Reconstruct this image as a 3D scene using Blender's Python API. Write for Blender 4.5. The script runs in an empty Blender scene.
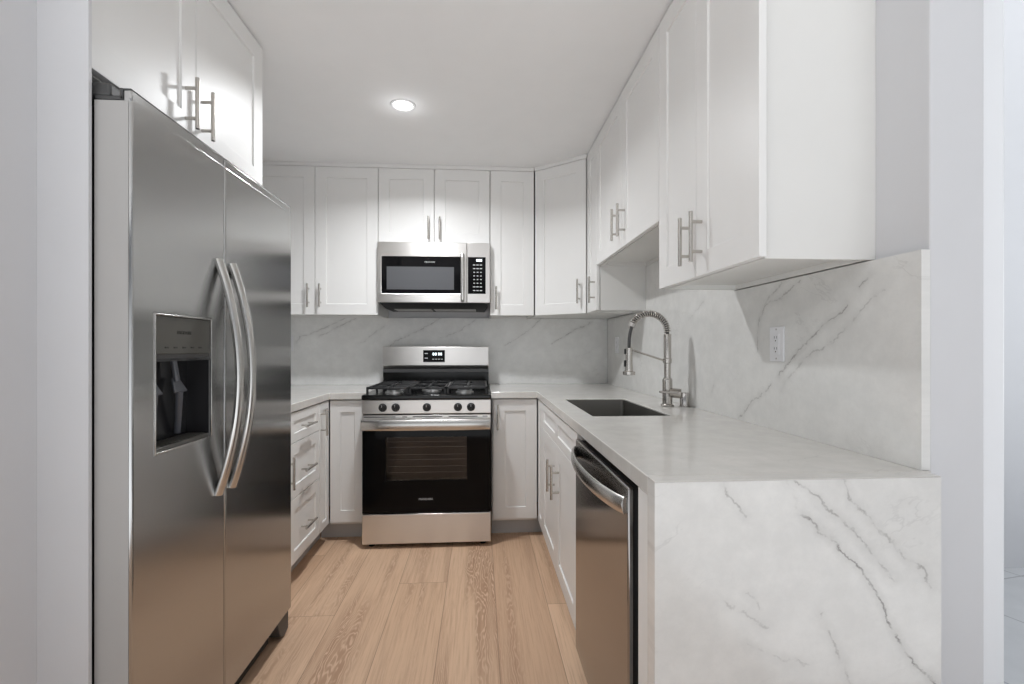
import bpy, bmesh, math, random
from mathutils import Vector, Matrix
random.seed(7)
S = bpy.context.scene
C = S.collection
PI = math.pi

# ------------------------------------------------------------------ camera, light, exposure
FPX, YAW, CAMZ = 480.0, math.atan(32/480), 1.18
cd = bpy.data.cameras.new('camera'); cam = bpy.data.objects.new('camera', cd); C.objects.link(cam)
cam.location = (0, 0, CAMZ); cam.rotation_euler = (PI/2, 0, -YAW)
cd.sensor_width = 36; cd.sensor_fit = 'HORIZONTAL'; cd.lens = FPX/1024*36
cd.shift_y = 6/1024; cd.clip_start = 0.02
S.camera = cam
S.view_settings.view_transform = 'Standard'; S.view_settings.look = 'None'
S.view_settings.gamma = 1; S.view_settings.use_curve_mapping = False
S.view_settings.exposure = 0.14
w = bpy.data.worlds.new('world'); S.world = w; w.use_nodes = True
# daylight of the open living room behind the camera: lower half raised to brighten the ceiling, upper half held down
wn = w.node_tree.nodes; wl = w.node_tree.links
tc = wn.new('ShaderNodeTexCoord'); sx = wn.new('ShaderNodeSeparateXYZ'); rp = wn.new('ShaderNodeValToRGB')
mr = wn.new('ShaderNodeMapRange'); mr.inputs[1].default_value = -1; mr.inputs[2].default_value = 1
wl.new(tc.outputs['Generated'], sx.inputs[0]); wl.new(sx.outputs[2], mr.inputs[0]); wl.new(mr.outputs[0], rp.inputs[0])
rp.color_ramp.elements[0].position = .40; rp.color_ramp.elements[0].color = (.945, .972, 1.0, 1)
rp.color_ramp.elements[1].position = .58; rp.color_ramp.elements[1].color = (.15, .155, .165, 1)
wl.new(rp.outputs[0], wn['Background'].inputs[0])
wn['Background'].inputs[1].default_value = 1.75
LAMP_W = 16.0
ld = bpy.data.lights.new('side_room_fill', 'AREA'); ld.shape = 'SQUARE'; ld.size = 1.6; ld.energy = 11; ld.color = (.93, .97, 1)  # unseen area light added to brighten the side room; no window is built
lw = bpy.data.objects.new('side_room_fill', ld); C.objects.link(lw); lw.location = (4.6, 1.4, 1.4); lw.rotation_euler = (0, PI/2, 0)

# ------------------------------------------------------------------ node helpers
class NT:
    def __init__(s, name):
        s.m = bpy.data.materials.new(name); s.m.use_nodes = True
        s.t = s.m.node_tree; s.n = s.t.nodes; s.b = s.n['Principled BSDF']
    def link(s, a, b): s.t.links.new(a, b)
    def _in(s, sock, v):
        if isinstance(v, bpy.types.NodeSocket): s.link(v, sock)
        elif v is not None: sock.default_value = v
    def math(s, op, a, b=None, c=None, clamp=False):
        n = s.n.new('ShaderNodeMath'); n.operation = op; n.use_clamp = clamp
        s._in(n.inputs[0], a); s._in(n.inputs[1], b)
        if c is not None: s._in(n.inputs[2], c)
        return n.outputs[0]
    def vmath(s, op, a, b=None, scale=None):
        n = s.n.new('ShaderNodeVectorMath'); n.operation = op
        s._in(n.inputs[0], a)
        if b is not None: s._in(n.inputs[1], b)
        if scale is not None: s._in(n.inputs['Scale'], scale)
        return n.outputs['Value'] if op in ('DOT_PRODUCT', 'LENGTH', 'DISTANCE') else n.outputs[0]
    def pos(s): return s.n.new('ShaderNodeNewGeometry').outputs['Position']
    def obj(s): return s.n.new('ShaderNodeTexCoord').outputs['Object']
    def sep(s, v):
        n = s.n.new('ShaderNodeSeparateXYZ'); s.link(v, n.inputs[0]); return n.outputs
    def comb(s, x, y, z):
        n = s.n.new('ShaderNodeCombineXYZ')
        for i, v in enumerate((x, y, z)): s._in(n.inputs[i], v)
        return n.outputs[0]
    def noise(s, v, scale, detail=3, rough=.5, color=False, dist=0.0):
        n = s.n.new('ShaderNodeTexNoise'); s.link(v, n.inputs['Vector'])
        n.inputs['Scale'].default_value = scale; n.inputs['Detail'].default_value = detail
        n.inputs['Roughness'].default_value = rough; n.inputs['Distortion'].default_value = dist
        return n.outputs['Color' if color else 'Fac']
    def white(s, v):
        n = s.n.new('ShaderNodeTexWhiteNoise'); n.noise_dimensions = '3D'; s.link(v, n.inputs['Vector'])
        return n.outputs['Value']
    def step(s, v, a, b, lo=0., hi=1.):
        n = s.n.new('ShaderNodeMapRange'); n.interpolation_type = 'SMOOTHSTEP'
        s._in(n.inputs[0], v); s._in(n.inputs[1], a); s._in(n.inputs[2], b)
        s._in(n.inputs[3], lo); s._in(n.inputs[4], hi); return n.outputs[0]
    def mix(s, f, a, b):
        n = s.n.new('ShaderNodeMix'); n.data_type = 'RGBA'
        s._in(n.inputs[0], f); s._in(n.inputs[6], a); s._in(n.inputs[7], b); return n.outputs[2]
    def bump(s, h, strength, dist=.002):
        n = s.n.new('ShaderNodeBump'); n.inputs['Strength'].default_value = strength
        n.inputs['Distance'].default_value = dist; s.link(h, n.inputs['Height'])
        s.link(n.outputs[0], s.b.inputs['Normal'])

def rgb(r, g, b):
    f = lambda c: (c/255)/12.92 if c/255 <= .04045 else (((c/255)+.055)/1.055)**2.4
    return (f(r), f(g), f(b), 1)

def plain(name, col, rough=.5, metal=0., spec=.5, var=.02, scale=8, bump=0):
    m = NT(name); p = m.obj()
    n = m.noise(p, scale, 3)
    a = tuple(max(0, c*(1-var)) for c in col[:3])+(1,); b = tuple(min(1, c*(1+var)) for c in col[:3])+(1,)
    m.link(m.mix(n, a, b), m.b.inputs['Base Color'])
    m.b.inputs['Roughness'].default_value = rough; m.b.inputs['Metallic'].default_value = metal
    m.b.inputs['Specular IOR Level'].default_value = spec
    if bump: m.bump(m.noise(p, 220, 2), bump, .0005)
    return m.m

def brushed(name, col, rough=.28, vec=(1, 1, 60), amt=.04, tan=(0, 0, 1), aniso=.7):
    """brushed metal: fine streaks, reflections drawn out along tan"""
    m = NT(name); p = m.obj()
    n = m.noise(m.vmath('MULTIPLY', p, vec), 14, 4, .6)
    m.link(m.mix(n, tuple(c*(1-amt) for c in col[:3])+(1,), tuple(min(1, c*(1+amt)) for c in col[:3])+(1,)), m.b.inputs['Base Color'])
    m.b.inputs['Metallic'].default_value = 1
    m.link(m.step(n, .2, .8, rough-.02, rough+.03), m.b.inputs['Roughness'])
    if aniso:
        m.b.inputs['Anisotropic'].default_value = aniso
        m.link(m.comb(*[float(t) for t in tan]), m.b.inputs['Tangent'])
    return m.m

def quartz(name, veins, axes, base=rgb(226, 225, 222), rough=.16, faint=.18):
    """white quartz: mottled base plus the grey veins that run across this slab"""
    m = NT(name); P = m.pos()
    x, y, z = m.sep(P)
    U, V = {'xz': (x, z), 'yz': (y, z), 'xy': (x, y)}[axes]
    p2 = m.comb(U, V, 0.0)
    d1 = m.vmath('SUBTRACT', m.noise(p2, 9, 4, .6, True), (.5, .5, .5))
    d2 = m.vmath('SUBTRACT', m.noise(p2, 55, 4, .65, True), (.5, .5, .5))
    q = m.vmath('ADD', m.vmath('ADD', p2, m.vmath('SCALE', d1, scale=.05)), m.vmath('SCALE', d2, scale=.022))
    q = m.vmath('MULTIPLY', q, (1, 1, 0))
    total = None
    brk = m.step(m.noise(p2, 26, 3, .6), .36, .62)
    for st, pts in veins:
        dm = None
        for a, b in zip(pts[:-1], pts[1:]):
            L = math.hypot(b[0]-a[0], b[1]-a[1]); dv = ((b[0]-a[0])/L, (b[1]-a[1])/L, 0)
            r = m.vmath('SUBTRACT', q, (a[0], a[1], 0))
            t = m.math('MINIMUM', m.math('MAXIMUM', m.vmath('DOT_PRODUCT', r, dv), 0.), L)
            n = m.n.new('ShaderNodeCombineXYZ')
            pr = m.vmath('SCALE', dv, scale=t)
            dist = m.vmath('DISTANCE', r, pr)
            dm = dist if dm is None else m.math('MINIMUM', dm, dist)
        core = m.step(dm, .0, .0042, 1., 0.)
        halo = m.step(dm, .0, .022, .22, 0.)
        v = m.math('MULTIPLY', m.math('ADD', m.math('MULTIPLY', core, brk), halo), st)
        total = v if total is None else m.math('MAXIMUM', total, v)
    # hair-fine faint threads everywhere
    sk = m.comb(m.math('ADD', U, m.math('MULTIPLY', V, .7)), m.math('SUBTRACT', V, m.math('MULTIPLY', U, .5)), 3.1)
    th = m.math('ABSOLUTE', m.math('SUBTRACT', m.noise(m.vmath('MULTIPLY', sk, (1, 2.6, 1)), 2.2, 5, .6), .5))
    th = m.math('MULTIPLY', m.step(th, 0., .012, 1., 0.), m.step(m.noise(p2, 4, 2), .5, .7))
    th = m.math('MULTIPLY', th, faint)
    total = th if total is None else m.math('MAXIMUM', total, th)
    mot = m.noise(p2, 11, 6, .7)
    c1 = m.mix(m.step(mot, .3, .75), tuple(c*.93 for c in base[:3])+(1,), tuple(min(1, c*1.04) for c in base[:3])+(1,))
    c2 = m.mix(m.math('MULTIPLY', total, .78), c1, rgb(118, 114, 110))
    m.link(c2, m.b.inputs['Base Color'])
    m.b.inputs['Roughness'].default_value = rough
    return m.m

def wood_floor():
    m = NT('oak_planks'); x, y, z = m.sep(m.pos())
    PW, X0 = .2375, .072
    u = m.math('DIVIDE', m.math('SUBTRACT', x, X0), PW)
    i = m.math('FLOOR', u); fu = m.math('FRACT', u)
    LEN = 1.52
    off = m.math('MULTIPLY', m.white(m.comb(i, 3.3, 1.7)), LEN)
    for k, o in ((-2, 2.436), (-4, 2.165), (1, 2.196), (-5, 2.796), (-3, 1.53), (-1, 1.54), (0, 1.52)):
        cmpn = m.math('COMPARE', i, float(k), .1)
        off = m.math('ADD', m.math('MULTIPLY', off, m.math('SUBTRACT', 1., cmpn)), m.math('MULTIPLY', cmpn, o))
    v = m.math('DIVIDE', m.math('SUBTRACT', y, off), LEN)
    j = m.math('FLOOR', v); fv = m.math('FRACT', v)
    r1 = m.white(m.comb(i, j, 0.5)); r2 = m.white(m.comb(i, j, 7.5))
    # each board has its own piece of grain
    lu = m.math('SUBTRACT', fu, .5)
    gx = m.math('MULTIPLY', lu, PW)
    seed = m.math('MULTIPLY', r1, 40.)
    sy = m.math('ADD', y, m.math('MULTIPLY', r2, 30.))
    warp = m.noise(m.comb(m.math('MULTIPLY', gx, 5.), m.math('MULTIPLY', sy, 1.1), seed), 1.6, 4, .55)
    # cathedral rings: long nested parabolas round a wandering heart line
    cx = m.math('ADD', gx, m.math('MULTIPLY', m.math('SUBTRACT', r2, .5), .12))
    rad = m.math('ADD', m.math('MULTIPLY', m.math('MULTIPLY', cx, cx), 620.), m.math('MULTIPLY', warp, 16.))
    rad = m.math('ADD', rad, m.math('MULTIPLY', sy, .9))
    ring = m.math('ADD', m.math('MULTIPLY', m.math('SINE', m.math('MULTIPLY', rad, 7.5)), .5), .5)
    fine = m.noise(m.comb(m.math('MULTIPLY', gx, 130.), m.math('MULTIPLY', sy, 4.), seed), 1., 5, .65)
    pore = m.noise(m.comb(m.math('MULTIPLY', gx, 420.), m.math('MULTIPLY', sy, 9.), seed), 1., 3, .6)
    band = m.step(m.noise(m.comb(m.math('MULTIPLY', gx, 9.), m.math('MULTIPLY', sy, .5), seed), 1.4, 3, .5), .42, .72)
    light = m.mix(r1, rgb(228, 195, 165), rgb(213, 179, 149))
    dark = rgb(162, 126, 99)
    c = m.mix(m.math('MULTIPLY', band, .9), light, dark)
    c = m.mix(m.math('MULTIPLY', m.math('MULTIPLY', m.math('POWER', ring, 2.2), band), .8), c, rgb(234, 203, 175))
    c = m.mix(m.math('MULTIPLY', m.step(fine, .42, .72), .5), c, rgb(174, 138, 112))
    c = m.mix(m.math('MULTIPLY', m.step(pore, .55, .72), .22), c, rgb(225, 195, 168))
    tone = m.step(r2, 0., 1., .0, .30)
    c = m.mix(tone, c, rgb(176, 140, 113))
    # joints between boards
    eu = m.math('MULTIPLY', m.math('MINIMUM', fu, m.math('SUBTRACT', 1., fu)), PW)
    ev = m.math('MULTIPLY', m.math('MINIMUM', fv, m.math('SUBTRACT', 1., fv)), LEN)
    e = m.step(m.math('MINIMUM', eu, ev), .0004, .0022, 1., 0.)
    c = m.mix(m.math('MULTIPLY', e, .55), c, rgb(96, 70, 52))
    m.link(c, m.b.inputs['Base Color'])
    m.link(m.step(fine, .2, .8, .42, .55), m.b.inputs['Roughness'])
    m.b.inputs['Specular IOR Level'].default_value = .35
    m.bump(m.math('SUBTRACT', m.math('MULTIPLY', fine, .15), e), .25, .001)
    return m.m

def tile_floor():
    m = NT('grey_floor_tile'); x, y, z = m.sep(m.pos())
    fx = m.math('FRACT', m.math('DIVIDE', m.math('ADD', x, m.math('MULTIPLY', y, .35)), .6))
    fy = m.math('FRACT', m.math('DIVIDE', m.math('SUBTRACT', y, m.math('MULTIPLY', x, .18)), .6))
    e = m.math('MINIMUM', m.math('MINIMUM', fx, m.math('SUBTRACT', 1., fx)), m.math('MINIMUM', fy, m.math('SUBTRACT', 1., fy)))
    n = m.noise(m.pos(), 7, 5, .6)
    c = m.mix(n, rgb(205, 207, 209), rgb(226, 228, 230))
    m.link(m.mix(m.step(e, .003, .009, .6, 0.), c, rgb(140, 142, 145)), m.b.inputs['Base Color'])
    m.b.inputs['Roughness'].default_value = .35
    return m.m

def glass_mat():
    m = NT('dark_clear_glass')
    m.b.inputs['Base Color'].default_value = (.86, .86, .9, 1)
    m.b.inputs['Transmission Weight'].default_value = 1; m.b.inputs['Roughness'].default_value = .02
    m.b.inputs['IOR'].default_value = 1.45
    return m.m

def emit_mat(name, col, st):
    m = NT(name)
    m.b.inputs['Base Color'].default_value = col
    m.b.inputs['Emission Color'].default_value = col; m.b.inputs['Emission Strength'].default_value = st
    return m.m

WV = [(0.3, [(0.634, 0.907), (0.667, 0.833), (0.724, 0.792)]), (0.6, [(0.65, 0.907), (0.691, 0.871), (0.748, 0.827), (0.806, 0.774), (0.848, 0.718), (0.873, 0.686)]), (0.55, [(0.757, 0.905), (0.781, 0.861), (0.84, 0.797), (0.89, 0.748), (0.932, 0.712), (0.953, 0.675)]), (0.9, [(0.667, 0.833), (0.757, 0.752), (0.806, 0.711), (0.84, 0.647), (0.89, 0.555), (0.923, 0.51), (0.966, 0.468), (1.016, 0.394)]), (0.6, [(0.699, 0.625), (0.732, 0.581), (0.757, 0.525), (0.773, 0.477), (0.798, 0.421)]), (0.4, [(0.553, 0.564), (0.594, 0.547), (0.683, 0.52)]), (0.35, [(0.482, 0.66), (0.529, 0.643), (0.598, 0.604)]), (0.55, [(0.498, 0.904), (0.517, 0.867), (0.549, 0.832)]), (0.3, [(0.553, 0.673), (0.578, 0.641)])]
RV = [(0.4, [(1.101, 1.321), (1.17, 1.28), (1.271, 1.199), (1.39, 1.152), (1.482, 1.068), (1.499, 1.04)]), (0.75, [(1.224, 1.298), (1.308, 1.246), (1.405, 1.191), (1.516, 1.086)]), (0.55, [(1.405, 1.388), (1.499, 1.338), (1.587, 1.325), (1.625, 1.272), (1.635, 1.17)]), (0.5, [(1.482, 1.399), (1.596, 1.326)]), (0.65, [(1.551, 1.052), (1.665, 0.991), (1.751, 0.915)]), (0.3, [(1.95, 1.02), (1.978, 0.977)]), (0.7, [(1.139, 1.358), (1.18, 1.331)]), (0.3, [(2.037, 1.393), (2.199, 1.303)])]
BV = [(0.5, [(-0.996, 1.402), (-1.089, 1.358), (-1.174, 1.319), (-1.326, 1.262), (-1.352, 1.227)]), (0.65, [(-0.927, 1.402), (-0.996, 1.367), (-1.106, 1.31), (-1.183, 1.275)]), (0.4, [(-0.713, 1.337), (-0.799, 1.285), (-0.893, 1.21)]), (0.5, [(-0.3, 1.406), (-0.412, 1.338), (-0.627, 1.232), (-0.708, 1.15)]), (0.5, [(0.464, 1.401), (0.416, 1.355), (0.319, 1.271), (0.182, 1.195)]), (0.7, [(0.863, 1.38), (0.771, 1.336), (0.68, 1.295), (0.634, 1.272), (0.549, 1.218)]), (0.35, [(-0.015, 1.407), (-0.151, 1.316), (-0.3, 1.255)])]

M = dict(
    wall=plain('white_wall_paint', rgb(212, 212, 214), .6, bump=.04),
    ceil=plain('ceiling_paint', rgb(246, 246, 246), .8, bump=.05),
    wall2=plain('bright_wall_paint', rgb(222, 223, 226), .6),
    trim=plain('white_trim_paint', rgb(243, 244, 246), .35),
    cab=plain('white_cabinet_lacquer', rgb(234, 233, 231), .4, var=.012),
    cab_in=plain('white_cabinet_melamine', rgb(226, 225, 222), .5),
    toe=plain('grey_toe_kick', rgb(192, 192, 192), .5),
    nickel=plain('brushed_nickel', (.56, .535, .50, 1), .26, 1.),
    steel=brushed('stainless_steel', (.72, .70, .675, 1), .3, (1, 1, 50)),
    bar=plain('satin_steel_bar', (.60, .59, .57, 1), .24, 1.),
    steel_fr=brushed('stainless_fridge_door', (.46, .46, .455, 1), .2, (1, 1, 50), .02, (0, 1, 0), .8),
    steel_side=plain('grey_painted_steel', rgb(178, 176, 174), .4),
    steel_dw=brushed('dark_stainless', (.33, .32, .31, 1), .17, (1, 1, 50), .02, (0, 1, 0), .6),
    steel_sink=brushed('sink_steel', (.32, .31, .29, 1), .3, (30, 30, 1), .06),
    chrome=plain('polished_metal', (.56, .54, .52, 1), .16, 1.),
    black_glass=plain('black_glass', (.004, .004, .0045, 1), .05, spec=.12),
    black=plain('black_enamel', (.006, .006, .006, 1), .15, spec=.35),
    matte=plain('matte_black', (.012, .012, .012, 1), .55),
    iron=plain('cast_iron', (.022, .022, .023, 1), .42, bump=.2),
    dgrey=plain('dark_grey_plastic', rgb(74, 74, 74), .45),
    panelgrey=plain('dispenser_grey_plastic', rgb(84, 83, 78), .4),
    darkrec=plain('dark_recess_plastic', rgb(40, 40, 42), .25),
    smoke=plain('smoky_grey_plastic', rgb(88, 90, 96), .15),
    lens=plain('oven_window_dark', rgb(96, 95, 99), .3),
    mwin=plain('microwave_window_screen', rgb(88, 89, 92), .18),
    white=plain('white_plastic', rgb(232, 232, 234), .35),
    ink=plain('pale_print', rgb(205, 205, 205), .5),
    inkdim=plain('grey_print', rgb(52, 52, 50), .5),
    burner=plain('burner_aluminium', (.5, .5, .5, 1), .35, 1.),
    glass=glass_mat(),
    digits=emit_mat('lit_clock_digits', (.85, .95, 1, 1), 1.6),
    lamp=emit_mat('lit_downlight_lens', (1, .95, .88, 1), 9.0),
    floor=wood_floor(), tile=tile_floor(),
    q_top=quartz('quartz_worktop', [], 'xy', rough=.1, base=rgb(217, 214, 209)),
    q_fall=quartz('quartz_waterfall', WV, 'xz'),
    q_right=quartz('quartz_backsplash_right', RV, 'yz'),
    q_back=quartz('quartz_backsplash_back', BV, 'xz', base=rgb(238, 238, 236)),  # same stone as the right slab, base lightened against shade from wall units
)

# ------------------------------------------------------------------ mesh helpers
def BM(): return bmesh.new()
def box(bm, x0, x1, y0, y1, z0, z1):
    v = [bm.verts.new((x, y, z)) for z in (z0, z1) for y in (y0, y1) for x in (x0, x1)]
    for f in ((0, 2, 3, 1), (4, 5, 7, 6), (0, 1, 5, 4), (2, 6, 7, 3), (0, 4, 6, 2), (1, 3, 7, 5)):
        bm.faces.new([v[i] for i in f])
    return bm
def frame_of(d):
    d = d.normalized(); a = Vector((0, 0, 1)) if abs(d.z) < .9 else Vector((1, 0, 0))
    u = d.cross(a).normalized(); return u, u.cross(d).normalized()
def tube(bm, pts, r, seg=12, cap=True, ry=None, up=None):
    """round (or oval, with ry) tube through pts; r may be a list"""
    pts = [Vector(p) for p in pts]; n = len(pts)
    rs = r if isinstance(r, (list, tuple)) else [r]*n
    rings = []; pu = None
    for i, p in enumerate(pts):
        d = (pts[min(i+1, n-1)]-pts[max(i-1, 0)])
        if up is not None:
            w_ = Vector(up); u = d.cross(w_).normalized(); w_ = u.cross(d).normalized()
        elif pu is None: u, w_ = frame_of(d)
        else:
            d.normalize(); u = (pu-d*pu.dot(d)).normalized(); w_ = u.cross(d).normalized()
        pu = u
        b = rs[i] if ry is None else ry
        rings.append([bm.verts.new(p+u*rs[i]*math.cos(2*PI*k/seg)+w_*b*math.sin(2*PI*k/seg)) for k in range(seg)])
    for a, b in zip(rings[:-1], rings[1:]):
        for k in range(seg): bm.faces.new((a[k], a[(k+1) % seg], b[(k+1) % seg], b[k]))
    if cap: bm.faces.new(rings[0][::-1]); bm.faces.new(rings[-1])
    return bm
def cyl(bm, a, b, r, seg=20): return tube(bm, [a, b], r, seg)
def lathe(bm, prof, seg=24, c=(0, 0, 0), axis='z'):
    """prof: (radius, height) pairs from one end to the other"""
    rings = []
    for r, h in prof:
        ring = []
        for k in range(seg):
            a = 2*PI*k/seg; x, y = max(r, 1e-5)*math.cos(a), max(r, 1e-5)*math.sin(a)
            p = (x, y, h) if axis == 'z' else (x, -h, y) if axis == 'y' else (h, x, y)
            ring.append(bm.verts.new((c[0]+p[0], c[1]+p[1], c[2]+p[2])))
        rings.append(ring)
    for a, b in zip(rings[:-1], rings[1:]):
        for k in range(seg): bm.faces.new((a[k], a[(k+1) % seg], b[(k+1) % seg], b[k]))
    bm.faces.new(rings[0][::-1]); bm.faces.new(rings[-1])
    return bm
def grid_slab(bm, us, vs, solid, t0, t1, put):
    """plate made of grid cells (holes where solid() says no); put(u,v,t) gives the point"""
    vert = {}
    def V(i, j, t):
        if (i, j, t) not in vert: vert[(i, j, t)] = bm.verts.new(put(us[i], vs[j], t))
        return vert[(i, j, t)]
    nu, nv = len(us)-1, len(vs)-1
    ok = lambda i, j: 0 <= i < nu and 0 <= j < nv and solid((us[i]+us[i+1])/2, (vs[j]+vs[j+1])/2)
    for i in range(nu):
        for j in range(nv):
            if not ok(i, j): continue
            bm.faces.new([V(i, j, t1), V(i+1, j, t1), V(i+1, j+1, t1), V(i, j+1, t1)])
            bm.faces.new([V(i, j, t0), V(i, j+1, t0), V(i+1, j+1, t0), V(i+1, j, t0)])
            for (di, dj, a, b) in ((-1, 0, (i, j), (i, j+1)), (1, 0, (i+1, j+1), (i+1, j)), (0, -1, (i+1, j), (i, j)), (0, 1, (i, j+1), (i+1, j+1))):
                if not ok(i+di, j+dj):
                    bm.faces.new([V(*a, t0), V(*a, t1), V(*b, t1), V(*b, t0)])
    return bm
def obj(name, bm, mat, parent=None, bevel=0, seg=2, smooth=True):
    bmesh.ops.recalc_face_normals(bm, faces=bm.faces[:])
    me = bpy.data.meshes.new(name); bm.to_mesh(me); bm.free()
    me.materials.append(mat)
    if smooth:
        for p in me.polygons: p.use_smooth = True
        me.set_sharp_from_angle(angle=math.radians(38))
    o = bpy.data.objects.new(name, me); C.objects.link(o)
    if parent: o.parent = parent
    if bevel:
        b = o.modifiers.new('bevel', 'BEVEL'); b.width = bevel; b.segments = seg
        b.limit_method = 'ANGLE'; b.angle_limit = math.radians(40); b.harden_normals = False
    return o
def tag(o, label, cat, group=None):
    o['label'] = label; o['category'] = cat
    if group: o['group'] = group
    return o
def thing(name, label, cat, loc=(0, 0, 0), rot=0, group=None):
    o = bpy.data.objects.new(name, None); C.objects.link(o)
    o.empty_display_size = .1; o.location = loc; o.rotation_euler = (0, 0, rot)
    return tag(o, label, cat, group)
def struct(name, bm, mat, bevel=0):
    o = obj(name, bm, mat, None, bevel); o['kind'] = 'structure'; return o
def text(name, s, size, mat, parent, loc, rot=(PI/2, 0, 0), align='CENTER'):
    cu = bpy.data.curves.new(name, 'FONT'); cu.body = s; cu.size = size; cu.align_x = align; cu.align_y = 'CENTER'
    cu.extrude = .0003
    t = bpy.data.objects.new('tmp_text', cu); C.objects.link(t)
    me = bpy.data.meshes.new_from_object(t.evaluated_get(bpy.context.evaluated_depsgraph_get()))
    bpy.data.objects.remove(t); me.name = name; me.materials.clear(); me.materials.append(mat)
    o = bpy.data.objects.new(name, me); C.objects.link(o); o.parent = parent
    o.location = loc; o.rotation_euler = rot
    return o

# ------------------------------------------------------------------ measures of the kitchen (metres)
CEIL = 2.42; TOP = .908; SLAB = .04
XW, YW, XL = 1.0, 3.66, -1.56           # right wall, back wall, left wall
BSX, BSY = .978, 3.64                   # faces of the stone splashbacks
CRX, CFY, CLX = .355, 2.97, -.908       # worktop edges: right run, back run, left run
DRX, DFY, DLX = .362, 2.985, -.915      # door faces of the base units
URX, UBY = .682, 3.285                  # door faces of the wall units

# ------------------------------------------------------------------ the setting
struct('floor', box(BM(), -3, 1.065, -.7, 3.8, -.05, 0), M['floor'])
struct('floor_side', box(BM(), 1.065, 5, .3, 3.8, -.05, 0), M['tile'])
struct('ceiling', box(BM(), -3, 1.27, -1.6, 3.9, CEIL, CEIL+.08), M['ceil'])
struct('ceiling_side', box(BM(), 1.27, 5, .3, 3.9, 3.7, 3.78), M['ceil'])
struct('wall_back', box(BM(), -1.68, XW, YW, YW+.12, 0, CEIL), M['wall'])
struct('wall_right', box(BM(), XW, 1.13, 1.005, YW+.12, 0, CEIL), M['wall'], .003)
struct('wall_left', box(BM(), -1.68, XL, 1.13, YW, 0, CEIL), M['wall'])
struct('wall_front', box(BM(), -1.68, -.863, 1.120, 1.13, 0, CEIL), M['wall'], .001)
struct('wall_hall_left', box(BM(), -1.08, -.970, .92, 1.120, 0, CEIL), M['wall'])
struct('wall_side', box(BM(), 1.13, 5, 2.39, 2.5, 0, 3.7), M['wall2'])
struct('light_block_right', box(BM(), 2.2, 2.3, -1.2, .8, 0, CEIL), M['wall'])  # unseen partition added to hold back light from the right
struct('trim_1', box(BM(), 1.132, 1.268, 1.08, 1.17, 0, 2.6), M['trim'], .004)
# thin moulding between wall units and ceiling: back run, then the diagonal
bm = BM(); pr = [(-1.54, UBY-.004), (.372, UBY-.004), (URX-.004, 3.028)]
box(bm, -1.54, .370, UBY-.006, UBY+.03, 2.394, CEIL)
struct('trim_2', bm, M['cab'], .003)
bm = BM()
a, b = Vector((.371, UBY-.006)), Vector((URX-.004, 3.026)); d = (b-a).normalized(); nn = Vector((-d.y, d.x))
vs = [bm.verts.new((p.x, p.y, z)) for z in (2.394, CEIL) for p in (a, b, b+nn*.03, a+nn*.03)]
for f in ((0, 3, 2, 1), (4, 5, 6, 7), (0, 1, 5, 4), (1, 2, 6, 5), (2, 3, 7, 6), (3, 0, 4, 7)): bm.faces.new([vs[i] for i in f])
struct('trim_3', bm, M['cab'], .003)

# ------------------------------------------------------------------ cabinet kit (local: x right, y into the unit, z up; door face at y=0)
def shaker_bm(x0, x1, z0, z1, st=.072, rec=.007, t=.02):
    bm = BM(); s2 = .005
    st_z = min(st, (z1-z0)*.3); st_x = min(st, (x1-x0)*.3)
    R = lambda ax, az, y: [bm.verts.new(p) for p in ((x0+ax, y, z0+az), (x1-ax, y, z0+az), (x1-ax, y, z1-az), (x0+ax, y, z1-az))]
    bk, fr, inn, pan = R(0, 0, t), R(0, 0, 0), R(st_x, st_z, 0), R(st_x+s2*.4, st_z+s2*.4, rec)
    for A, B in ((bk, fr), (fr, inn), (inn, pan)):
        for k in range(4): bm.faces.new((A[k], A[(k+1) % 4], B[(k+1) % 4], B[k]))
    bm.faces.new(pan); bm.faces.new(bk[::-1])
    return bm
def pull(parent, cx, cz, vertical=True, L=.156):
    bm = BM(); r = .0063; pr = .035
    if vertical:
        cyl(bm, (cx, -pr, cz-L/2), (cx, -pr, cz+L/2), r, 14)
        for s in (-.046, .046): cyl(bm, (cx, -pr, cz+s), (cx, .001, cz+s), .005, 10)
    else:
        cyl(bm, (cx-L/2, -pr, cz), (cx+L/2, -pr, cz), r, 14)
        for s in (-.046, .046): cyl(bm, (cx+s, -pr, cz), (cx+s, .001, cz), .005, 10)
    h = obj('handle', bm, M['nickel'], parent, .0008, 1); h['label'] = 'brushed nickel bar handle'
    return h
def door(root, x0, x1, z0, z1, hx=None, hz=None, vertical=True, name='door', st=.072):
    g = .0015
    d = obj(name, shaker_bm(x0+g, x1-g, z0+g, z1-g, st), M['cab'], root, .0012, 2)
    if hx is not None: pull(d, hx, hz, vertical)
    return d
def wall_unit(name, label, loc, rot, w_, h_, dep, group, under=.018):
    root = thing(name, label, 'cabinet', loc, rot, group)
    bm = BM(); t = .016; y0 = .0245
    box(bm, 0, t, y0, dep, 0, h_); box(bm, w_-t, w_, y0, dep, 0, h_)
    box(bm, t, w_-t, y0, dep, h_-t, h_); box(bm, t, w_-t, dep-.006, dep, 0, h_-t)
    box(bm, t, w_-t, y0+.018, dep-.024, under, under+t)
    box(bm, t, w_-t, y0, y0+.018, 0, h_-t); box(bm, t, w_-t, dep-.024, dep-.006, 0, .05)
    obj('body', bm, M['cab_in'], root, .0008, 1)
    return root
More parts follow.
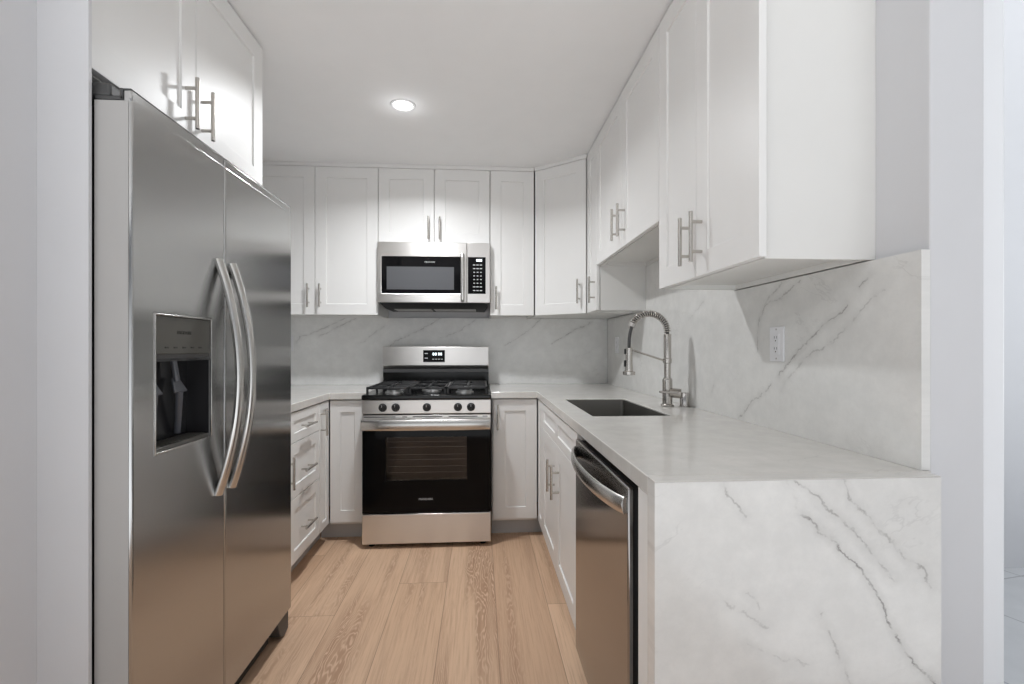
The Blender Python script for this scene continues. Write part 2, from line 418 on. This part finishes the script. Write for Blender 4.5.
def base_unit(name, label, loc, rot, w_, dep, group, toe=.07, top=.866, z0=.1, tl=0, tr=0):
    root = thing(name, label, 'cabinet', loc, rot, group)
    bm = BM(); t = .016; y0 = .021
    box(bm, 0, t, y0, dep, z0, top); box(bm, w_-t, w_, y0, dep, z0, top)
    box(bm, t, w_-t, y0, dep, z0, z0+t); box(bm, t, w_-t, dep-.01, dep, z0+t, top)
    box(bm, t, w_-t, y0, y0+.018, z0+t, top)
    obj('body', bm, M['cab_in'], root, .0008, 1)
    obj('toe_kick', box(BM(), -tl, w_+tr, y0+toe-.014, y0+toe, 0, z0), M['toe'], root)
    return root
RB, RR, RL = 0, -PI/2, PI/2
UG, BG = 'white shaker wall cabinets', 'white shaker base cabinets'
UZ = 1.402; UH = 2.394-UZ

# wall units on the back wall
c = wall_unit('wall_cabinet', 'white two-door wall cabinet on the back wall, left of the microwave', (-1.52, UBY, UZ), RB, .835, UH, YW-UBY, UG)
door(c, 0, .420, 0, UH, .381, .127); door(c, .420, .835, 0, UH, .458, .127)
c = wall_unit('wall_cabinet', 'short white two-door wall cabinet directly above the microwave', (-.684, UBY, 1.888), RB, .751, 2.394-1.888, YW-UBY, UG)
door(c, 0, .374, 0, .506, .338, .10); door(c, .374, .751, 0, .506, .413, .10)
c = wall_unit('wall_cabinet', 'narrow single-door white wall cabinet right of the microwave', (.069, UBY, UZ), RB, .302, UH, YW-UBY, UG)
door(c, 0, .302, 0, UH, .04, .118)
# diagonal corner unit
ax, ay, bx, by = .374, UBY, URX, 3.030
ang = math.atan2(by-ay, bx-ax); wd = math.hypot(bx-ax, by-ay)
c = thing('wall_cabinet', 'diagonal white corner wall cabinet between back wall and right wall', 'cabinet', (ax, ay, UZ), ang, UG)
bm = BM(); inv = Matrix.Rotation(-ang, 3, 'Z')
outl = [(ax+.012, ay+.022), (bx+.021, by+.012), (XW-.001, by+.012), (XW-.001, YW-.001), (ax+.012, YW-.001)]
lo = [inv @ Vector((p[0]-ax, p[1]-ay, 0)) for p in outl]
b0 = [bm.verts.new((p.x, p.y, .004)) for p in lo]; b1 = [bm.verts.new((p.x, p.y, UH)) for p in lo]
bm.faces.new(b0[::-1]); bm.faces.new(b1)
for k in range(5): bm.faces.new((b0[k], b0[(k+1) % 5], b1[(k+1) % 5], b1[k]))
obj('body', bm, M['cab_in'], c, .001, 1)
door(c, .003, wd-.006, 0, UH, wd-.052, .142)
# wall units on the right wall
c = wall_unit('wall_cabinet', 'very narrow white wall cabinet between corner cabinet and cabinet over the sink', (URX, 3.026, UZ), RR, .246, 2.417-UZ, XW-URX, UG)
door(c, .002, .246, 0, 2.414-UZ, .208, .125)
SZ = 1.664
c = wall_unit('wall_cabinet', 'shorter white two-door wall cabinet high above the sink and faucet', (URX, 2.779, SZ), RR, .985, 2.417-SZ, XW-URX, UG)
door(c, 0, .497, 0, 2.414-SZ, .452, .122); door(c, .497, .985, 0, 2.414-SZ, .548, .122)
NZ = 1.403
c = wall_unit('wall_cabinet', 'tall white two-door wall cabinet nearest the camera on the right, plain end panel showing', (URX, 1.792, NZ), RR, .641, 2.417-NZ, XW-URX, UG)
door(c, 0, .314, 0, 2.414-NZ, .274, .12); door(c, .314, .660, 0, 2.414-NZ, .355, .12)
# unit over the fridge
FZ = 1.826
c = wall_unit('wall_cabinet', 'deep white two-door cabinet over the refrigerator', (-.895, 1.133, FZ), RL, .912, 2.417-FZ, .66, UG)
door(c, 0, .447, 0, 2.414-FZ, .392, .10); door(c, .447, .912, 0, 2.414-FZ, .478, .10)

# base units
def front(c, x0, x1, z0, z1, **k): return door(c, x0, x1, z0, z1, **k)
DZ0, DZ1 = .115, .862
# left run
c = base_unit('base_cabinet', 'white base cabinet squeezed beside the refrigerator, only its handle edge showing', (DLX, 2.085, 0), RL, .285, .64, BG)
door(c, 0, .285, DZ0, DZ1, .255, .583)
c = base_unit('base_cabinet', 'white three-drawer base cabinet on the left run', (DLX, 2.372, 0), RL, .44, .64, BG)
for z0, z1, hz in ((.711, DZ1, .781), (.437, .711, .556), (DZ0, .437, .263)):
    door(c, 0, .44, z0, z1, .21, hz, False, 'drawer', st=.06)
c = base_unit('base_cabinet', 'narrow white base cabinet door next to the three drawers in the left corner', (DLX, 2.815, 0), RL, .168, .64, BG, tr=.075)
door(c, 0, .168, DZ0, DZ1, .018, .753, st=.045)
c = base_unit('base_cabinet', 'slim handleless white base panel between left corner and the range', (-.913, DFY, 0), RB, .214, .66, BG, tl=.073)
door(c, .002, .214, DZ0, DZ1)
# back right and right run
c = base_unit('base_cabinet', 'single-door white base cabinet immediately right of the range', (.073, DFY, 0), RB, .284, .66, BG, tr=.073)
door(c, .008, .284, DZ0, DZ1, .037, .753)
c = base_unit('base_cabinet', 'sliver-wide white base cabinet in the right corner beyond the sink cabinet', (DRX, DFY-.004, 0), RR, .205, .625, BG)
door(c, .0, .205, .105, DZ1, st=.05)
c = base_unit('base_cabinet', 'white sink base cabinet with two false fronts over two doors', (DRX, 2.772, 0), RR, .997, .625, BG)
for x0, x1, hx in ((0, .4985, .452), (.4985, .997, .582)):
    door(c, x0, x1, .721, DZ1, name='drawer_front', st=.045)
    door(c, x0, x1, .105, .721, hx, .56)
tag(obj('end_panel', box(BM(), .358, .955, 1.002, 1.068, 0, .866), M['cab'], None, .0015), 'white filler end panel between dishwasher and stone waterfall leg', 'panel')

# ------------------------------------------------------------------ stone
def slab(name, us, vs, solid, mat, parent=None):
    return obj(name, grid_slab(BM(), us, vs, solid, TOP-SLAB, TOP, lambda u, v, t: (u, v, t)), mat, parent, .0022, 2)
SK = (.45, .77, 1.885, 2.53)
def solid_r(x, y):
    if SK[0] < x < SK[1] and SK[2] < y < SK[3]: return False
    if x < CRX: return y > CFY
    return True
ct = thing('countertop', 'L-shaped white quartz worktop with sink cutout and waterfall end, right side', 'countertop')
slab('slab', [.068, CRX, SK[0], SK[1], XW-.002], [.9988, SK[2], SK[3], CFY, YW-.002], solid_r, M['q_top'], ct)
wf = obj('waterfall_panel', box(BM(), CRX, BSX-.001, .956, .9985, 0, TOP-.0026), M['q_fall'], ct)
obj('waterfall_edge', box(BM(), CRX, BSX-.001, .956, .9986, TOP-.0026, TOP), M['q_top'], ct, .0011)
wf['label'] = 'grey-veined vertical quartz end panel'
tag(slab('countertop', [XL+.001, CLX, -.694], [2.075, CFY, YW-.002], lambda x, y: x < CLX or y > CFY, M['q_top']), 'small white quartz worktop between refrigerator and range, left side', 'countertop')
tag(obj('backsplash', box(BM(), XL+.001, BSX-.001, BSY, YW-.001, TOP+.0004, UZ+.003), M['q_back']), 'veined white quartz backsplash slab on the back wall behind the range', 'backsplash')
bm = grid_slab(BM(), [1.003, 1.79, 2.777, BSY-.001], [TOP+.0004, 1.399, SZ-.002], lambda y, z: z < 1.399 or 1.79 < y < 2.777, BSX, XW-.001, lambda u, v, t: (t, u, v))
tag(obj('backsplash', bm, M['q_right']), 'veined white quartz backsplash slab on the right wall behind the sink', 'backsplash')

# ------------------------------------------------------------------ sink and faucet
sk = thing('sink', 'undermount stainless steel sink set into the white worktop', 'sink', ((SK[0]+SK[1])/2, (SK[2]+SK[3])/2, TOP-SLAB))
hx, hy = (SK[1]-SK[0])/2-.0035, (SK[3]-SK[2])/2-.0035
bm = BM(); dp = .215
def ring(hx, hy, z, r=.02, n=5):
    out = []
    for cx, cy, a0 in ((hx-r, hy-r, 0), (-hx+r, hy-r, PI/2), (-hx+r, -hy+r, PI), (hx-r, -hy+r, 3*PI/2)):
        for k in range(n):
            a = a0+PI/2*k/(n-1); out.append(bm.verts.new((cx+r*math.cos(a), cy+r*math.sin(a), z)))
    return out
rs = [ring(hx+.003, hy+.003, .0345), ring(hx, hy, .0345), ring(hx-.004, hy-.004, -dp+.02), ring(hx-.022, hy-.022, -dp), ring(hx-.02, hy-.02, -dp-.003), ring(hx+.002, hy+.002, -dp+.02)]
for A, B in zip(rs, rs[1:]+rs[:1]):
    if A is rs[3]: continue
    n = len(A)
    for k in range(n): bm.faces.new((A[k], A[(k+1) % n], B[(k+1) % n], B[k]))
bm.faces.new(rs[3]); bm.faces.new(rs[4][::-1])
obj('bowl', bm, M['steel_sink'], sk)
obj('drain', lathe(BM(), [(.0, .001), (.055, .001), (.055, .004), (.04, .005), (.036, .002), (0, .002)], 28, (.0, .06, -dp)), M['chrome'], sk)

fx, fy = .878, 2.2
fa = thing('faucet', 'tall spring-neck pull-down kitchen faucet standing behind the sink', 'faucet', (fx, fy, TOP))
obj('base', lathe(BM(), [(.030, 0), (.030, .006), (.023, .010), (.0225, .125), (.019, .128), (.019, .132)], 28), M['nickel'], fa, .0008, 1)
col = obj('column', lathe(BM(), [(.0150, .130), (.0150, .20), (.0205, .203), (.0205, .222), (.017, .225), (.0175, .335), (.0165, .338)], 24), M['nickel'], fa)
# lever body leaves the base to the right, its rod points back over the sink
bm = BM(); cyl(bm, (.006, -.012, .064), (.052, -.034, .060), .0225, 24)
lv = obj('valve', bm, M['nickel'], fa, .002)
bm = BM(); tube(bm, [(.034, -.046, .064), (.0, -.052, .067), (-.060, -.060, .072)], .0052, 12)
obj('lever', bm, M['chrome'], lv, .0008, 1)
# spring arch in the plane towards the sink
A0 = Vector((0, 0, .335)); R_ = .088
arc = [Vector((0, 0, .335)), Vector((0, 0, .35))]
arc = [Vector((-R_+R_*math.cos(t), 0, .345+R_*math.sin(t))) for t in [PI*k/40 for k in range(0, 36)]]
hose = [Vector((0, 0, .325))]+arc+[Vector((-.178, 0, .345)), Vector((-.183, 0, .315)), Vector((-.184, 0, .268))]
obj('hose', tube(BM(), hose, .0078, 12), M['dgrey'], fa)
bm = BM(); turns = 23; N = turns*14; pts = []
for k in range(N+1):
    f = k/N*(len(arc)-1); i = min(int(f), len(arc)-2); p = arc[i].lerp(arc[i+1], f-i)
    d = (arc[i+1]-arc[i]).normalized(); u = Vector((0, 1, 0)); v = d.cross(u)
    a = 2*PI*turns*k/N; pts.append(p+(u*math.cos(a)+v*math.sin(a))*.0132)
tube(bm, pts, .0032, 8)
obj('spring', bm, M['nickel'], fa)
bm = BM(); e = arc[-1]; d = (arc[-1]-arc[-2]).normalized()
cyl(bm, e-d*.010, e+d*.010, .0165, 20)
obj('spring_collar', bm, M['chrome'], fa, .001)
hd = obj('spray_head', lathe(BM(), [(.010, .275), (.0165, .272), (.0165, .205), (.0185, .18), (.0185, .165), (.029, .162), (.029, .148), (.024, .146), (.0, .146)], 26, (-.184, 0, 0)), M['nickel'], fa)
obj('spray_button', box(BM(), -.207, -.198, -.007, .007, .185, .215), M['matte'], hd, .002)
obj('spray_button', box(BM(), -.206, -.198, -.006, .006, .243, .268), M['matte'], hd, .002)
bm = BM(); tube(bm, [(-.166, 0, .262), (-.015, 0, .213)], .0048, 10); 
obj('docking_arm', bm, M['nickel'], fa)
ag = thing('air_gap', 'small cylindrical metal cap on the worktop just right of the faucet', 'cap', (.945, 2.165, TOP))
obj('cap', lathe(BM(), [(.0205, .002), (.0215, .062), (.019, .066), (0, .066)], 24), M['chrome'], ag)
obj('flange', lathe(BM(), [(.027, 0), (.027, .003), (.022, .005)], 24), M['chrome'], ag)

# ------------------------------------------------------------------ outlets
def outlet(loc, rot, label):
    r = thing('wall_outlet', label, 'outlet', loc, rot, 'white wall outlets on the stone')
    obj('cover_plate', box(BM(), -.037, .037, -.006, 0, -.057, .057), M['white'], r, .002)
    d_ = obj('receptacle', box(BM(), -.0165, .0165, -.0085, -.005, -.034, .034), M['white'], r, .001)
    bm = BM()
    for z in (-.018, .018):
        box(bm, -.0075, -.0055, -.0089, -.008, z, z+.008); box(bm, .0055, .0075, -.0089, -.008, z, z+.008)
        cyl(bm, (0, -.0089, z-.007), (0, -.008, z-.007), .0025, 10)
    obj('slots', bm, M['dgrey'], d_)
    for z in (-.048, .048): obj('screw', lathe(BM(), [(.003, 0), (.003, .0015), (0, .0018)], 10, (0, -.0055, z), 'y'), M['steel_side'], r)
outlet((BSX, 1.517, 1.193), RR, 'white duplex outlet on the right backsplash under the nearest cabinet')
outlet((BSX, 3.365, 1.200), RR, 'white outlet on the right backsplash beyond the faucet, near the corner')
outlet((-1.409, BSY, 1.212), RB, 'white outlet on the back wall, half hidden by the refrigerator')

# ------------------------------------------------------------------ refrigerator (local x = along the wall, y = into the unit)
FW = .92; FH = 1.765
fr = thing('refrigerator', 'stainless side-by-side refrigerator with ice and water dispenser', 'refrigerator', (-.785, 1.139, 0), RL)
bm = BM(); box(bm, .016, FW-.004, .095, .76, .03, 1.735)
obj('body', bm, M['dgrey'], fr, .003)
obj('gasket', box(BM(), .014, FW-.010, .080, .096, .10, 1.73), M['matte'], fr)
def fridge_door(x0, x1, hole=None):
    us = [x0, x1] if not hole else [x0, hole[0], hole[1], x1]
    vs = [.10, 1.742] if not hole else [.10, hole[2], hole[3], 1.742]
    bm = grid_slab(BM(), us, vs, lambda u, v: not (hole and hole[0] < u < hole[1] and hole[2] < v < hole[3]), .0, .080, lambda u, v, t: (u, t, v))
    return bm
HO = (.078, .320, .923, 1.262)
d1 = obj('freezer_door', fridge_door(0, .3945, HO), M['steel_fr'], fr, .006, 3)
d2 = obj('fridge_door', fridge_door(.3985, FW), M['steel_fr'], fr, .006, 3)
obj('door_side', box(BM(), -.0012, 0, .007, .079, .104, 1.738), M['steel_side'], d1)
for d_, x0, x1 in ((d1, 0, .3945), (d2, .3985, FW)):
    obj('door_lip', box(BM(), x0+.001, x1-.001, .001, .020, 1.735, FH), M['steel_fr'], d_, .004, 2)
    bm = BM(); box(bm, x0+.001, x1-.001, .002, .027, FH-.001, FH+.0025); box(bm, x0+.001, x1-.001, .020, .027, 1.742, FH+.003); box(bm, x0+.001, x1-.001, .020, .080, 1.741, 1.750)
    obj('end_cap', bm, M['dgrey'], d_, .0015)
bm = BM(); box(bm, .004, .10, .05, .21, 1.750, 1.782)
obj('hinge_cover', bm, M['dgrey'], fr, .006, 3)
bm = BM(); box(bm, FW-.10, FW-.004, .05, .21, 1.750, 1.782)
obj('hinge_cover', bm, M['dgrey'], fr, .006, 3)
obj('toe_grille', box(BM(), .01, FW-.10, .05, .085, .012, .095), M['matte'], fr, .002)
bm = BM()
pr = [(-.0, .098), (.115, .098), (.115, .015), (.075, .004), (.04, .02)]
v0 = [bm.verts.new((FW-.115+x, .012, z)) for x, z in pr]; v1 = [bm.verts.new((FW-.115+x, .10, z)) for x, z in pr]
bm.faces.new(v0); bm.faces.new(v1[::-1])
for k in range(5): bm.faces.new((v0[k], v0[(k+1) % 5], v1[(k+1) % 5], v1[k]))
obj('foot_cover', bm, M['dgrey'], fr, .003)
def bow(x, sgn):
    pts = []
    z0, z1 = .742, 1.445
    for k in range(25):
        t = k/24; z = z0+(z1-z0)*t
        pts.append((x, -.002-.062*(1-(2*t-1)**2), z))
    bm = BM(); tube(bm, pts, .0115, 16, True, .0185, up=(1, 0, 0)); return bm
h1 = obj('handle', bow(.357, 1), M['bar'], d1, 0); h2 = obj('handle', bow(.437, 1), M['bar'], d2, 0)
# dispenser
dz0, dz1, dx0, dx1 = HO[2], HO[3], HO[0], HO[1]
ds = obj('dispenser_recess', BM(), M['darkrec'], d1)
bm = BM(); t = .004
box(bm, dx0, dx1, .066, .072, dz0, 1.150); box(bm, dx0, dx0+t, .004, .068, dz0, 1.150); box(bm, dx1-t, dx1, .004, .068, dz0, 1.150)
box(bm, dx0, dx1, .004, .068, 1.146, 1.153); bm.to_mesh(ds.data); bm.free(); ds.data.materials.append(M['darkrec'])
bm = BM(); f_ = .004
for a in ((dx0-.003, dx1+.003, dz1-f_*.3, dz1+.003), (dx0-.003, dx1+.003, dz0-.003, dz0+f_*.3), (dx0-.003, dx0+f_*.3, dz0, dz1), (dx1-f_*.3, dx1+.003, dz0, dz1)):
    box(bm, a[0], a[1], -.0025, .010, a[2], a[3])
obj('dispenser_frame', bm, M['bar'], d1, .001)
cp = obj('dispenser_panel', box(BM(), dx0+.002, dx1-.002, .002, .06, 1.165, dz1-.002), M['panelgrey'], d1, .001)
obj('nozzle_bar', box(BM(), dx0+.002, dx1-.002, .006, .06, 1.150, 1.165), M['dgrey'], d1, .001)
text('lettering', 'FRIGIDAIRE', .0125, M['inkdim'], cp, (.197, .0016, 1.220))
for xx in (.125, .16, .197, .233, .27): obj('touch_icon', box(BM(), xx-.007, xx+.007, .0013, .0022, 1.179, 1.183), M['inkdim'], cp)
bm = BM(); box(bm, dx0+.004, dx1-.004, .004, .066, dz0+.001, dz0+.010)
for k in range(14): box(bm, dx0+.014+k*.016, dx0+.018+k*.016, .012, .058, dz0+.010, dz0+.013)
obj('drip_tray', bm, M['panelgrey'], d1, .001)
for px in (.128, .232):
    bm = BM()
    tube(bm, [(px-.012, .044, 1.148), (px-.004, .04, 1.09)], .0085, 10)
    v = [bm.verts.new(p) for p in ((px-.028, .030, 1.062), (px+.028, .030, 1.062), (px+.014, .046, 1.10), (px-.014, .046, 1.10), (px-.028, .034, 1.058), (px+.028, .034, 1.058), (px+.014, .050, 1.096), (px-.014, .050, 1.096))]
    for f in ((0, 1, 2, 3), (7, 6, 5, 4), (0, 4, 5, 1), (1, 5, 6, 2), (2, 6, 7, 3), (3, 7, 4, 0)): bm.faces.new([v[i] for i in f])
    tube(bm, [(px, .036, 1.062), (px+.012, .046, .99), (px+.02, .054, .945)], [.010, .0085, .0085], 12)
    obj('paddle', bm, M['smoke'], d1, .001)

# ------------------------------------------------------------------ range
rw = .754
rg = thing('range', 'freestanding stainless gas range with black oven door against the back wall', 'range', (-.690, 2.86, 0), RB)
obj('body', box(BM(), .003, rw-.003, .032, .735, .03, .874), M['matte'], rg, .002)
for x in (.045, rw-.045):
    for y in (.06, .70): obj('foot', lathe(BM(), [(.017, 0), (.019, .006), (.012, .012), (.012, .032)], 16, (x, y, 0)), M['matte'], rg)
dr = obj('drawer', box(BM(), 0, rw, 0, .03, .028, .203), M['steel'], rg, .004, 3)
od = obj('oven_door', grid_slab(BM(), [.002, .138, .612, rw-.002], [.209, .400, .655, .699], lambda u, v: not (.138 < u < .612 and .40 < v < .655), 0, .03, lambda u, v, t: (u, t, v)), M['black_glass'], rg, .002)
obj('oven_lining', box(BM(), .125, .625, .032, .036, .39, .665), M['lens'], od)
bm = BM()
for z in (.44, .475, .515, .545, .59, .622): cyl(bm, (.14, .027, z), (.61, .027, z), .0022 if z != .515 else .0034, 8)
obj('oven_rack', bm, M['dgrey'], od)
obj('oven_window', box(BM(), .137, .613, .004, .010, .399, .656), M['glass'], od)
text('lettering', 'FRIGIDAIRE', .0165, M['ink'], od, (.371, -.0004, .288))
bm = BM(); box(bm, .001, rw-.001, -.004, .03, .700, .787)
tr = obj('door_trim', bm, M['steel'], od, .003)
bm = BM()
for a, b in ((.015, .205), (.232, .27), (.30, .475), (.50, .67), (.70, .735)): pass
for a, b in ((.012, .195), (.235, .262), (.295, .468), (.505, .675), (.705, .735)): box(bm, a, b, -.0046, 0, .773, .778)
obj('vent_slots', bm, M['matte'], tr)
bm = BM(); pts = []
for k in range(21):
    t = k/20; pts.append((.004+(rw-.008)*t, -.035-.016*(1-(2*t-1)**4), .733))
tube(bm, pts, .0325, 16, True, .010, up=(0, 1, 0))
for x in (.03, rw-.03): box(bm, x-.014, x+.014, -.036, 0, .715, .750)
obj('handle', bm, M['bar'], od, .002)
cpn = obj('control_panel', box(BM(), 0, rw, -.006, .04, .793, .875), M['steel'], rg, .003)
kn = [.122, .197, .378, .560, .637]
for i, x in enumerate(kn):
    bm = BM(); lathe(bm, [(.0235, 0), (.0245, .006), (.021, .010), (.0195, .024), (.018, .027), (0, .027)], 24, (x, -.006, .831), 'y')
    box(bm, x-.0045, x+.0045, -.041, -.03, .812, .850)
    k = obj('knob', bm, M['matte'], rg, .001)
    obj('pointer', box(BM(), x-.001, x+.001, -.0416, -.0405, .836, .849), M['ink'], k)
bm = BM()
for x in kn:
    if x > .3 and x < .5: continue
bm.free()
bm = BM(); box(bm, -.001, rw+.001, -.012, .62, .876, .905)
ck = obj('cooktop', bm, M['black'], rg, .008, 3)
# burners
for x, y, r in ((.16, .15, .045), (.16, .44, .036), (.377, .29, .052), (.595, .15, .045), (.595, .44, .036)):
    b_ = obj('burner', lathe(BM(), [(r*1.25, .905), (r*1.2, .911), (r, .913), (r, .921), (r*.9, .923), (0, .923)], 26, (x, y, 0)), M['burner'], ck)
    obj('burner_cap', lathe(BM(), [(r*.86, .923), (r*.86, .929), (r*.78, .931), (0, .931)], 26, (x, y, 0)), M['iron'], b_)
# grates: three sections
for gi, (x0, x1) in enumerate(((.018, .262), (.266, .488), (.492, .736))):
    bm = BM(); y0, y1, zt = .028, .575, .948; q = .0065
    def bar(ax, ay, bx, by, z0=zt-.013, z1=zt):
        if ax == bx: box(bm, ax-q, ax+q, min(ay, by), max(ay, by), z0, z1)
        else: box(bm, min(ax, bx), max(ax, bx), ay-q, ay+q, z0, z1)
    xc = (x0+x1)/2
    for x in (x0+q, x1-q): bar(x, y0, x, y1)
    for y in (y0+q, y1-q, (y0+y1)/2): bar(x0, y, x1, y)
    for yc in ((.15, .44) if gi != 1 else (.29,)):
        bar(x0, yc, xc-.022, yc); bar(xc+.022, yc, x1, yc)
        bar(xc, yc-.13, xc, yc-.03); bar(xc, yc+.03, xc, yc+.13)
    if gi == 1: bar(xc, y0, xc, y0+.12); bar(xc, y1-.12, xc, y1)
    for x in (x0+q, x1-q):
        for y in (y0+q, y1-q, (y0+y1)/2): box(bm, x-q, x+q, y-q, y+q, .904, zt-.01)
    obj('grate', bm, M['iron'], rg, .002)
# back guard
bg = obj('backguard', BM(), M['steel'], rg)
bm = BM()
pr = [(.585, 1.056), (.595, 1.188), (.600, 1.192), (.69, 1.192), (.69, 1.03), (.62, 1.03)]
v0 = [bm.verts.new((.002, y, z)) for y, z in pr]; v1 = [bm.verts.new((rw-.002, y, z)) for y, z in pr]
bm.faces.new(v0); bm.faces.new(v1[::-1])
for k in range(6): bm.faces.new((v0[k], v0[(k+1) % 6], v1[(k+1) % 6], v1[k]))
bmesh.ops.recalc_face_normals(bm, faces=bm.faces[:]); bm.to_mesh(bg.data); bm.free(); bg.data.materials.append(M['steel'])
b = bg.modifiers.new('bevel', 'BEVEL'); b.width = .003; b.segments = 2; b.limit_method = 'ANGLE'
obj('backguard_base', box(BM(), .002, rw-.002, .608, .69, .900, 1.031), M['black'], rg, .003)
obj('vent_strip', box(BM(), .004, rw-.004, .602, .69, 1.006, 1.0305), M['dgrey'], bg, .001)
dsp = obj('display', box(BM(), .287, .440, .582, .60, 1.080, 1.165), M['black_glass'], bg, .001)
bm = BM()
for k in range(4): box(bm, .355+k*.016+(.006 if k > 1 else 0), .365+k*.016+(.006 if k > 1 else 0), .5812, .583, 1.128, 1.146)
obj('clock_digits', bm, M['digits'], dsp)
for z in (1.138, 1.105): obj('key_mark', box(BM(), .298, .320, .5812, .583, z, z+.006), M['ink'], dsp)
for k in range(4): obj('key_mark', box(BM(), .352+k*.02, .365+k*.02, .5812, .583, 1.098, 1.103), M['ink'], dsp)

# ------------------------------------------------------------------ microwave
mw = thing('microwave', 'stainless over-the-range microwave under the short cabinet', 'microwave', (-.679, 3.23, 1.483), RB)
mwid, mh = .746, .402
obj('body', box(BM(), .002, mwid-.002, .03, .405, .004, mh), M['steel_side'], mw, .002)
md = obj('door', grid_slab(BM(), [0, .028, .572, .590], [0, .060, .307, mh], lambda u, v: not (.028 < u < .572 and .06 < v < .307), 0, .03, lambda u, v, t: (u, t, v)), M['steel'], mw, .003)
bz = obj('window_frame', box(BM(), .0275, .5725, .001, .026, .0595, .3075), M['black_glass'], md, .001)
obj('window', box(BM(), .062, .505, -.0002, .004, .086, .238), M['mwin'], bz)
text('lettering', 'FRIGIDAIRE', .0135, M['ink'], bz, (.345, .0008, .270))
bm = BM()
tube(bm, [(.5625, -.003, .012), (.5625, -.030, .020), (.5625, -.036, .05), (.5625, -.036, .29), (.5625, -.030, .318), (.5625, -.003, .325)], .008, 14, True, .0125, up=(1, 0, 0))
obj('handle', bm, M['bar'], md)
mp = obj('control_panel', box(BM(), .592, mwid, 0, .03, 0, mh), M['steel'], mw, .003)
kp = obj('keypad', box(BM(), .598, .717, -.001, .02, .060, .307), M['black_glass'], mp, .001)
obj('clock_digits', box(BM(), .655, .692, -.0016, 0, .278, .292), M['digits'], kp)
bm = BM()
for r in range(8):
    z = .254-r*.0245
    for k in range(3):
        x = .640+k*.0225
        s = .0055 if 2 <= r <= 5 else .008
        obj('key_mark', box(BM(), x-s, x+s, -.0014, 0, z-.0028, z+.0028), M['ink'], kp)
bm = BM(); v = [bm.verts.new(p) for p in ((.01, .02, 0), (mwid-.01, .02, 0), (mwid-.035, .10, -.034), (.035, .10, -.034), (.01, .40, 0), (mwid-.01, .40, 0), (mwid-.035, .39, -.034), (.035, .39, -.034))]
for f in ((0, 1, 2, 3), (3, 2, 6, 7), (7, 6, 5, 4), (0, 3, 7, 4), (1, 5, 6, 2), (0, 4, 5, 1)): bm.faces.new([v[i] for i in f])
vh = obj('vent_hood', bm, M['matte'], mw, .001)
bm = BM()
for x0, x1 in ((.09, .34), (.36, .65)): box(bm, x0, x1, .12, .30, -.037, -.033)
obj('grease_filter', bm, M['steel_side'], vh)

# ------------------------------------------------------------------ dishwasher (local x runs towards the camera)
dw = thing('dishwasher', 'dark stainless dishwasher with bowed handle under the right worktop', 'dishwasher', (.352, 1.752, 0), RR)
DW = .628
obj('tub', box(BM(), .004, DW+.045, .045, .59, .07, .862), M['matte'], dw, .002)
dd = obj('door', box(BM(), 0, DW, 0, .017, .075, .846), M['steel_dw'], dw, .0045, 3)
obj('inner_door', box(BM(), .005, DW-.003, .0175, .046, .075, .840), M['matte'], dd, .001)
obj('kick_plate', box(BM(), .0, DW, .03, .05, .0, .07), M['matte'], dw)
bm = BM(); pts = []
for k in range(25):
    t = k/24; pts.append((.012+(DW-.024)*t, -.004-.040*(1-(2*t-1)**2)**.75, .800-.0*t))
tube(bm, pts, .0215, 16, True, .009, up=(0, 1, 0))
obj('handle', bm, M['bar'], dd, .001)

# ------------------------------------------------------------------ recessed ceiling lights
def downlight(x, y, label, power=1.0):
    r = thing('downlight', label, 'ceiling light', (x, y, CEIL))
    obj('trim_ring', lathe(BM(), [(.045, -.001), (.052, -.006), (.062, -.004), (.064, 0), (.044, 0)], 40), M['white'], r)
    obj('lens', lathe(BM(), [(.046, -.0005), (.046, -.003), (.03, -.004), (0, -.004)], 40), M['lamp'], r)
    # the recessed beam, and the weak sideways glow of the domed lens
    for kind, watt, dz in (('AREA', LAMP_W*power, -.008), ('POINT', LAMP_W*.012*power, -.06)):
        l = bpy.data.lights.new('downlight_glow', kind); l.energy = watt; l.color = (.95, .975, 1.0)
        if kind == 'AREA': l.shape = 'DISK'; l.size = .11; l.spread = math.radians(152)
        else: l.shadow_soft_size = .045
        lo = bpy.data.objects.new('downlight_glow', l); C.objects.link(lo); lo.parent = r; lo.location = (0, 0, dz)
downlight(-.392, 2.481, 'glowing round recessed ceiling light in front of the back cabinets')
